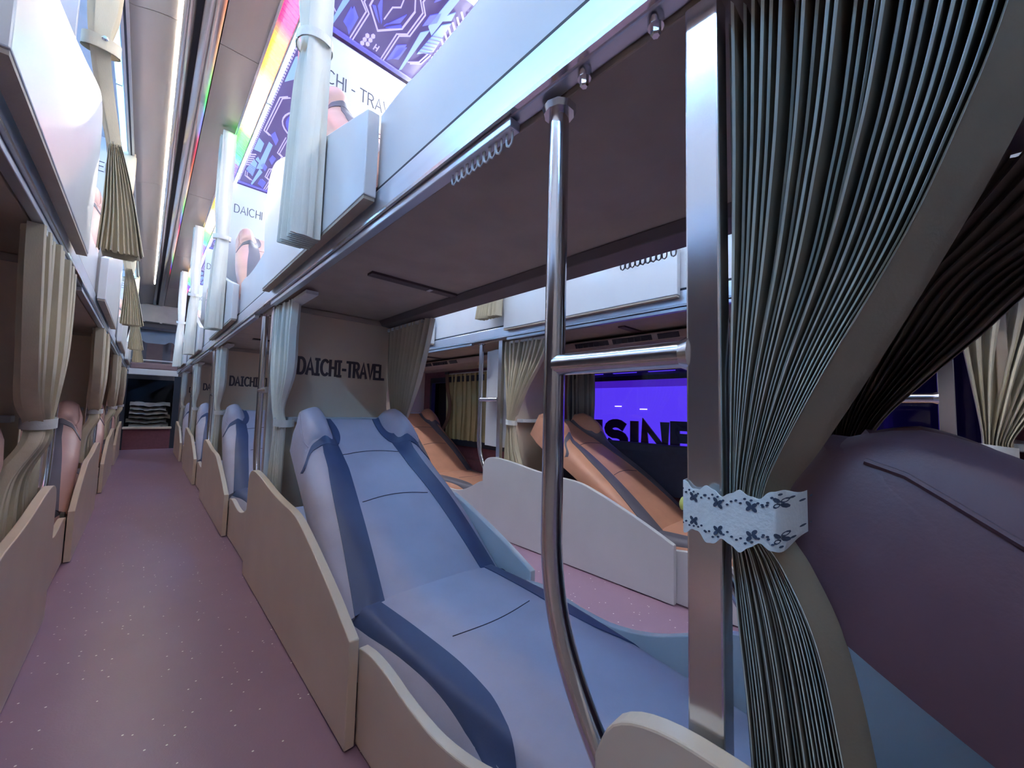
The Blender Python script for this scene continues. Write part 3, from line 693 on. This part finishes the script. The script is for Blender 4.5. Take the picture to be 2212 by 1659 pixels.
# ------------------------------------------------------------------ seats
def seat_parts(leather, stripe, upper):
    th = math.radians(43 if upper else 34.0); Lb = .85
    t = Vector((0, math.cos(th), math.sin(th))); n = Vector((0, -math.sin(th), math.cos(th)))
    base = Vector((0, .22 if upper else .135, .188)); W = .256
    def vmax(u):
        a = abs(u); return 1.0 - .035 * (1 - smooth01(.42, .72, a)) - .11 * smooth01(.80, 1.0, a) ** 2
    def S(u, v, off=0.0):
        a = abs(u); vv = v * vmax(u)
        wd = W * (1 - .11 * smooth01(.35, 1, vv))
        d = .045 * (1 - a ** 5) + .018 * math.sin(math.pi * min(1, vv * 1.35)) - .02 * (vv ** 6)
        d += .022 * smooth01(.40, .75, a) * (1 - smooth01(.97, 1.0, a)) * (.35 + .65 * smooth01(.5, .75, vv))
        wing = smooth01(.44, .66, a) * (1 - .55 * smooth01(.86, 1.0, a)) * smooth01(.68, .80, vv) * (1 - .5 * smooth01(.94, 1.0, vv))
        d += .040 * wing
        p = base + t * (Lb * vv) + n * (d + off)
        return (p.x + u * wd, p.y, p.z)
    def B(u, v):
        vv = v * vmax(u); p = base + t * (Lb * vv * .995) + n * (-.055 - (0 if upper else .035) * smooth01(.45, .9, vv) + .02 * abs(u) ** 3)
        return (p.x + u * W * .985 * (1 - .11 * smooth01(.35, 1, vv)), p.y, p.z)
    parts = []
    body = MB().slab(lambda u, v: S(2 * u - 1, v), lambda u, v: B(2 * u - 1, v), 49, 33).mesh('backrest', leather, True)
    subs = []
    def patch(u0, u1, v0, v1, name, mat, nu=9, nv=28, r=.0028):
        f = lambda off: (lambda a, b: S(u0(v0 + (v1 - v0) * b) + (u1(v0 + (v1 - v0) * b) - u0(v0 + (v1 - v0) * b)) * a, v0 + (v1 - v0) * b, off))
        return (name, MB().slab(f(r), f(-.004), nu, nv).mesh(name, mat, True))
    for s in (-1, 1):
        lo = lambda v: -.90 + .18 * min(1, v / .6); hi = lambda v: -.62 + .17 * min(1, v / .6)
        if s > 0: subs.append(patch(lambda v: -hi(v), lambda v: -lo(v), .0, .80, 'stripe', stripe))
        else: subs.append(patch(lo, hi, .0, .80, 'stripe', stripe))
        # navy band that sweeps round the wing
        cl = spline([(-.44, .995), (-.41, .92), (-.42, .855), (-.48, .80), (-.60, .755), (-.80, .725), (-.995, .71)], 8)
        hwd = [.055, .058, .062, .066, .056, .045, .036]
        def band(off, s=s):
            def fn(a, b):
                i = min(len(cl) - 1, round(b * (len(cl) - 1))); p = cl[i]; q = cl[min(i + 1, len(cl) - 1)]; o2 = cl[max(i - 1, 0)]
                d = Vector(((q[0] - o2[0]) * W, (q[1] - o2[1]) * Lb)).normalized(); nn = Vector((-d.y, d.x))
                hh = hwd[min(6, int(b * 6))] + (hwd[min(6, int(b * 6) + 1)] - hwd[min(6, int(b * 6))]) * (b * 6 - int(b * 6))
                ofs = nn * ((a - .5) * 2 * hh * W)
                return S(s * -1 * max(-1, min(1, p[0] + ofs.x / W)), max(0, min(1, p[1] + ofs.y / Lb)), off)
            return fn
        subs.append(('wing_band', MB().slab(band(.0040), band(-.004), 7, len(cl)).mesh('wing_band', stripe, True)))
        # leather pillow of the wing
        def pil(off, s=s):
            def fn(a, b):
                u = .50 + .49 * a; v = .745 + .25 * b
                e = (math.sin(math.pi * a) * math.sin(math.pi * b)) ** .6 if 0 < a < 1 and 0 < b < 1 else 0
                return S(s * u, v, off * e - .003 * (1 - e))
            return fn
        subs.append(('head_wing', MB().slab(pil(.022), pil(-.03), 17, 17).mesh('head_wing', leather, True)))
    for sx in (-1, 1):
        subs.append(('piping', MB().tube([S(sx * (.90 + .06 * math.sin(q / 14 * math.pi)), .75 + .24 * q / 14, .012 * math.sin(q / 14 * math.pi) + .002) for q in range(15)], .0028, 6).mesh('piping', leather, True)))
    for v in (.70, .40):
        pts = [S(-.46 + .92 * i / 14, v + .02 * math.sin(math.pi * i / 14), .0008) for i in range(15)]
        subs.append(('seam', MB().tube(pts, .0014, 5).mesh('seam', SEAM, True)))
    parts.append(('backrest', body, subs))
    # cushion
    yj = base.y + .015; y1 = -.78 if upper else -.95
    def Wc(y): return .243 - .05 * smooth01(-.15, -.75, -y * -1) if False else .243 - .045 * smooth01(.05, .65, -y)
    def C(u, v, off=0.0):
        y = yj + (y1 - yj) * v; a = abs(u)
        z = .205 + .018 * (1 - a ** 4) - .035 * smooth01(.82, 1, a) ** 2 + .012 * math.cos(y * 4) - .03 * smooth01(.5, 1.1, -y)
        if v < .02: z -= .004
        return (u * Wc(y), y, z + off)
    cb = MB().slab(lambda u, v: C(2 * u - 1, v), lambda u, v: ((2 * u - 1) * Wc(yj + (y1 - yj) * v) * .99, yj + (y1 - yj) * v, .09), 33, 33).mesh('seat_cushion', leather, True)
    subs = []
    for s in (-1, 1):
        cpts = spline([(-.84, .0), (-.82, .10), (-.79, .22), (-.79, .33), (-.84, .42), (-.92, .48), (-.985, .52)], 6)
        hw = [.13, .13, .125, .125, .12, .09, .03]
        def band(off, s=s):
            def fn(a, b):
                i = min(len(cpts) - 1, round(b * (len(cpts) - 1))); p = cpts[i]
                q = b * 6; hh = hw[min(6, int(q))] + (hw[min(6, int(q) + 1)] - hw[min(6, int(q))]) * (q - int(q))
                return C(s * -1 * max(-1, p[0] + (a - .5) * 2 * hh), p[1], off)
            return fn
        subs.append(('stripe', MB().slab(band(.003), band(-.004), 9, len(cpts)).mesh('stripe', stripe, True)))
    pts = [C(-.5 + i / 14, .26 + .012 * math.sin(math.pi * i / 14), .0006) for i in range(15)]
    subs.append(('seam', MB().tube(pts, .0012, 5).mesh('seam', SEAM, True)))
    parts.append(('seat_cushion', cb, subs))
    parts.append(('seat_base', MB().box(-.235, .235, -.76 if upper else -.90, .55, .003, .10).mesh('seat_base', DARKM)))
    hinge = MB().tube([(.238, .11, .175), (.252, .11, .175)], .03, 16)
    parts.append(('recliner_hinge', hinge.mesh('recliner_hinge', pm('black plastic', (.025, .025, .03), .4), True)))
    return parts
SEATC = {'M': ('mauve', LEATHER_M, STRIPE_M), 'L': ('pinkish tan', LEATHER_P, STRIPE_O), 'R': ('orange tan', LEATHER_O, STRIPE_O)}
def seat(row, k, upper):
    cn, le, st = SEATC[row]; nm = cn
    if upper: cn, le, st = 'pinkish tan', LEATHER_P, STRIPE_O; nm = cn
    dy = 0
    if row == 'M' and k == -1 and not upper: cn, le, st = 'maroon', LEATHER_D, STRIPE_M; dy = .17
    t = thing('upper_sleeper_seat' if upper else 'lower_sleeper_seat', '%s leather sleeper seat, %s deck, %s, %s' % (cn, 'upper' if upper else 'lower', ROWN[row], ORD[k]), 'seat', (CX[row], O[row] + PITCH * k + dy, 1.20 if upper else 0), 'sleeper seats')
    if row == 'R': t.scale = (.93, 1, 1)
    build(t, cached(('seat', le.name, st.name, upper), lambda: seat_parts(le, st, upper)))

# ------------------------------------------------------------------ decks and rails
def deck(row, k):
    y0 = O[row] + PITCH * k + .95 - PITCH + .012; y1 = y0 + PITCH - .014
    x0, x1 = {'M': (.382, .898), 'L': (-.798, -.222), 'R': (1.532, 2.078)}[row]
    t = thing('bunk_deck', 'brown upper bunk deck board, %s, %s' % (ROWN[row], ORD[k]), 'bunk deck', (0, y0, 0), 'upper bunk decks')
    obj('deck_board', cached(('db', row), lambda: MB().box(x0, x1, 0, PITCH - .014, 1.142, 1.20).mesh('deck_board', DECK, False, .002)), t)
    obj('cross_batten', cached(('dc', row), lambda: MB().box(x0 + .10, x1 - .10, 1.10, 1.135, 1.134, 1.1415).mesh('cross_batten', pm('brown tape', (.12, .09, .085), .5))), t)
    if row == 'M':
        obj('white_sticker', cached('stk', lambda: MB().box(.688, .702, 1.105, 1.13, 1.1325, 1.1338).mesh('sticker', PLASTIC)), t)
        obj('edge_beam', cached('deb', lambda: MB().prism([(.80, 1.1415), (.815, 1.118), (.885, 1.112), (.897, 1.1415)], 'y', 0, PITCH - .014).mesh('edge_beam', pm('brown beam', (.17, .14, .13), .5), False, .003)), t)
def rail(side):
    sg = SGN[side]
    t = thing('deck_rail', 'brushed aluminium deck edge rail, %s' % SIDEN[side], 'rail', (PLANE[side], 0, 0), 'deck rails')
    y0, y1 = -1.5, 7.95
    build(t, [('rail_face', MB().prism([(0, 1.156), (0.003, 1.150), (.006, 1.212), (.006, 1.148), (.03, 1.148), (.03, 1.212)][:0] + [(0.0, 1.157), (0.0, 1.212), (.03, 1.212), (.03, 1.149), (.008, 1.149)], 'y', y0, y1).mesh('rail_face', ALU, False, .002, flipx=sg < 0)),
              ('gap_strip', MB().box(.004, .028, y0, y1, 1.2125, 1.2215).mesh('gap_strip', DARKM, flipx=sg < 0)),
              ('lower_lip', MB().box(-.003, .005, y0, y1, 1.149, 1.156).mesh('lower_lip', CHROME, flipx=sg < 0))])
for s in ('ML', 'MR', 'L', 'R'): rail(s)

for row in 'MLR':
    for k in KS[row]:
        deck(row, k)
        (row, k) != ('M', -1) and headboard(row, k, False); headboard(row, k, True)
        seat(row, k, False)
        if k >= 0: seat(row, k, True)
        for side in SIDES[row]:
            lower_panels(side, k, row); upper_panels(side, k, row)
            ladder(side, k, row)
            track(side, k, row)
            lower_curtain(side, k, row)
            if k >= 0 and side != 'MR' or side == 'R': upper_curtain(side, k, row)
            if k == -1 and row == 'M': bolts(side, k, row)

# white end boards behind the ladders of the window row
for k in (0, 1):
    t = thing('end_board', 'white curved end board behind violet window row ladder, %s' % ORD[k], 'panel', (PLANE['R'], O['R'] + PITCH * k, 0), 'window row end boards')
    obj('board', cached('endb', lambda: MB().slab(lambda u, v: (.085 + .012 * math.cos(u * 6.28), .99 + .27 * u, .50 + .60 * v), lambda u, v: (.10 + .012 * math.cos(u * 6.28), .99 + .27 * u, .50 + .60 * v), 14, 6).mesh('board', WHITE, True)), t)
    obj('cross_ledge', cached('endl', lambda: MB().box(.05, .11, 1.07, 1.24, .79, .80).mesh('cross_ledge', WHITE)), t)

# upper curtain tracks along the ceiling edge
for nm, x in (('windowless wall row', -.165), ('window row', 1.475)):
    t = thing('ceiling_curtain_track', 'pale ceiling curtain track with dark slot over the %s' % nm, 'curtain track', (x, 0, 0), 'ceiling curtain tracks')
    obj('channel', MB().box(-.014, .014, -1.4, 7.9, ZC - .05, ZC - .036).mesh('channel', ALU), t)
    obj('slot', MB().box(-.004, .004, -1.4, 7.9, ZC - .0525, ZC - .05).mesh('slot', DARKM), t)

# ------------------------------------------------------------------ window side: ducts with vents, blinds, outside sign
for k in (-1, 0, 1):
    yc = O['R'] + PITCH * k
    t = thing('air_duct', 'tan air duct with black vents, violet window row, %s' % ORD[k], 'air vent', (1.80, yc, 0), 'window row air ducts')
    obj('duct_body', cached('duct', lambda: MB().prism([(.02, 1.132), (-.02, 1.12), (.0, 1.085), (.06, 1.066), (.22, 1.066), (.22, 1.132)], 'y', -.65, .92).mesh('duct_body', DUCT, False, .006)), t)
    def gr(a, b):
        def f():
            mb = MB(); d = Vector((.02, -.035)).normalized(); nn = Vector((-d.y, d.x)) * -1
            q = [(-.02, 1.12), (0, 1.085)]
            p0 = Vector((-.0165, 1.114)); p1 = Vector((-.0025, 1.0895)); no = Vector((-.868, -.496))
            P = [p0 + no * .0025, p1 + no * .0025, p1 - no * .004, p0 - no * .004]
            return mb.prism([tuple(p) for p in P], 'y', a, b).mesh('vent_grille', BLACKG, False, .002)
        return f
    for i, (a, b) in enumerate(((.48, .70), (.235, .455), (.10, .205))):
        g = obj('vent_grille', cached(('vg', i), gr(a, b)), t)
        if i < 2:
            fins = MB()
            for j in range(6):
                yy = a + (b - a) * (j + .5) / 6
                fins.box(-.016, -.002, yy - .002, yy + .002, 1.09, 1.112)
            obj('vane', cached(('vane', i), lambda: fins.mesh('vane', pm('dark vane', (.06, .06, .07), .4))), g)
def blind(label, a, b, z0, z1, nf, seed, mat):
    t = thing('window_curtain', label, 'curtain', (2.052, 0, 0), 'window curtains')
    obj('cloth', pleats([(z1, a, b, 0, .025), ((z0 + z1) / 2, a, b, 0, .025), (z0, a + .01, b - .01, -.006, .028)], nf, seed, .15, .1).mesh('cloth', mat, True, recalc=False), t)
    obj('rod', MB().tube([(.012, a - .02, z1 + .007), (.012, b + .02, z1 + .007)], .006, 8).mesh('rod', PLASTIC, True), t)
OLIVE = pm('olive yellow curtain fabric', (.50, .43, .22), .85, 0, .1, 14, .1, 300, stretch=(1, 1, .3))
blind('olive pleated window curtain drawn beside the fourth-from-rear ladder', 1.93, 3.05, .45, 1.04, 16, 21, OLIVE)
blind('greyish pleated window curtain pushed to the violet window edge', 1.42, 1.62, .50, 1.04, 5, 22, pm('grey olive fabric', (.36, .34, .28), .85))
# strap hanging on the olive curtain
st = thing('hanging_strap', 'brown strap hanging in a loop in front of the olive window curtain', 'strap', (2.015, 3.0, 0))
pts = spline([(0, .0, 1.05), (0, -.02, .9), (.01, -.05, .75), (0, -.03, .62), (0, .05, .52), (0, .10, .47)], 6)
obj('band', MB().slab(lambda u, v: tuple(pts[round(v * 30)] + Vector((0, (u - .5) * .05, 0))), lambda u, v: tuple(pts[round(v * 30)] + Vector((.004, (u - .5) * .05, 0))), 3, 31).mesh('band', pm('brown strap', (.16, .085, .05), .6), True), st)
obj('buckle', MB().box(-.004, .008, -.03, .03, 1.04, 1.06).mesh('buckle', BLACKG, False, .002), st)

sg = thing('lit_shopfront', 'violet lit shopfront outside the window with a sign lettered CUISINE', 'shopfront', (2.8, 0, 0))
sh = sg
obj('sign_face', MB().box(.01, .06, .2, 3.2, .35, .93).mesh('sign_face', SIGN), sg)
obj('upper_band', MB().box(-.01, .06, .2, 3.2, .93, .985).mesh('upper_band', SIGN2), sg)
obj('bracket', MB().box(.06, .5, .3, .36, .5, .6).box(.06, .5, 2.9, 2.96, .5, .6).mesh('bracket', DARKM), sg)
obj('frame_bar', MB().box(-.02, .06, .2, 3.2, .985, 1.02).mesh('frame_bar', DARKM), sg)
SIGNL = pm('dark maroon letters', (.05, .015, .04), .5)
for mbl in lettering('CUISINE', 1.31, .25, .068, False, .012, .30):
    mbl.v = [(p[1], -p[0], p[2]) for p in mbl.v]
    obj('letter', mbl.mesh('letter', SIGNL), sg, (-.002, 2.39, .425))
for (y, z) in ((1.72, .775), (1.50, .755)): obj('glint', MB().box(.004, .009, y - .06, y, z, z + .007).mesh('glint', SIGNHOT), sg)
obj('wall', MB().box(.5, .6, -.5, 4, 0, 3).mesh('wall', DARKM), sh)
for i in range(7):
    obj('pane', cached('spane', lambda: MB().box(0.47, .49, 0, .24, 1.10, 1.5).mesh('pane', SIGN)), sh, (0, .35 + i * .36, 0))

# ------------------------------------------------------------------ rear end of the coach
rear = thing('rear_upper_bunk', 'brown rear upper bunk seat with winged headrest across the aisle end', 'bunk', (0.07, 0, 0))
RB = pm('brown rear leather', (.20, .125, .13), .5, 0, .08, 9, .05, 200)
obj('front_rail', MB().box(-.26, .30, YB, YB + .05, 1.11, 1.20).mesh('front_rail', WHITE, False, .008), rear)
obj('mattress', MB().box(-.25, .29, YB + .05, 9.5, 1.20, 1.30).mesh('mattress', RB, False, .02), rear)
def RS(u, v): 
    a = abs(2 * u - 1); vm = 1 - .07 * (1 - smooth01(.45, .7, a)) - .12 * smooth01(.85, 1, a) ** 2
    return (-.25 + .54 * u, 9.45 + .10 * v - .05 * smooth01(.5, .7, a) * smooth01(.6, .8, v), 1.28 + .52 * v * vm)
obj('backrest', MB().slab(RS, lambda u, v: (RS(u, v)[0], RS(u, v)[1] + .12, RS(u, v)[2]), 25, 15).mesh('backrest', RB, True), rear)
for s in (0, 1):
    a0, a1 = (.10, .30) if s == 0 else (.70, .90)
    obj('stripe', MB().slab(lambda u, v: (RS(a0 + (a1 - a0) * u, .98 * v)[0], RS(a0 + (a1 - a0) * u, .98 * v)[1] - .004, RS(a0 + (a1 - a0) * u, .98 * v)[2]), lambda u, v: (RS(a0 + (a1 - a0) * u, .98 * v)[0], RS(a0 + (a1 - a0) * u, .98 * v)[1] + .01, RS(a0 + (a1 - a0) * u, .98 * v)[2]), 7, 12).mesh('stripe', STRIPE_O, True), rear)
obj('guard_bar', MB().tube([(-.27, YB + .9, 1.40), (.31, YB + .9, 1.40)], .014, 10).mesh('guard_bar', WHITE, True), rear)
obj('back_board', MB().box(-.32, .33, 9.72, 9.76, 1.2, 2.02).mesh('back_board', pm('pale blue board', (.50, .60, .74), .4)), rear)
ac = thing('rear_vent_unit', 'grey air unit with dark lower slot at the rear ceiling', 'air vent', (0, 9.2, 0))
obj('housing', MB().prism([(0, 2.42), (.02, 2.10), (.10, 2.02), (.45, 2.02), (.45, 2.42)], 'x', -.24, .36).mesh('housing', CEIL_D, False, .01), ac)
obj('slot', MB().box(-.22, .34, -.012, .012, 2.075, 2.10).mesh('slot', BLACKG), ac)
for x in (-.1, .12): obj('latch', MB().box(x, x + .03, -.02, .0, 2.09, 2.105).mesh('latch', PLASTIC), ac)
# bulkhead with opening
bk = MB()
bk.box(-.28, -.19, YB, YB + .04, 0, 1.11).box(.33, .42, YB, YB + .04, 0, 1.11)
struct('trim_3', bk.mesh('bulkhead_posts', DARKM))
struct('trim_4', MB().box(-.19, .33, YB, YB + .04, 0, .30).mesh('riser', MAROON))
tag(obj('opening_sill', MB().box(-.20, .34, YB - .03, YB + .05, .30, .335).mesh('opening_sill', CREAMWHITE, False, .006)), 'cream sill bar below the dark luggage opening at the aisle end', 'sill')
struct('trim_5', MB().box(-.30, .45, 9.4, 9.44, 0, 1.1).box(-.30, -.27, YB, 9.4, 0, 1.1).box(.42, .45, YB, 9.4, 0, 1.1).mesh('locker', DARKM))
rnd = random.Random(5)
for i in range(6):
    w0 = rnd.uniform(.40, .47); cy = YB + .32 + rnd.uniform(-.03, .03); cx = .07 + rnd.uniform(-.02, .02); ph = .1 * rnd.uniform(0, 6)
    zz = .325 + i * .064
    def bl(s): return lambda u, v: (cx - w0 / 2 + w0 * u, cy - .22 + .44 * v, zz + (s * .054 * (1 - (2 * v - 1) ** 6)) + .009 * math.sin(u * 9 + ph) + .005 * math.sin(u * 23 + ph * 2 + v * 5))
    b = tag(obj('folded_blanket', MB().slab(bl(1), bl(0), 26, 9).mesh('folded_blanket', BLANKET, True)), 'grey folded blanket in the dark rear locker, %s of the stack' % ('bottom', 'second from bottom', 'third from bottom', 'third from top', 'second from top', 'topmost')[i], 'blanket', 'folded blankets in the rear locker')
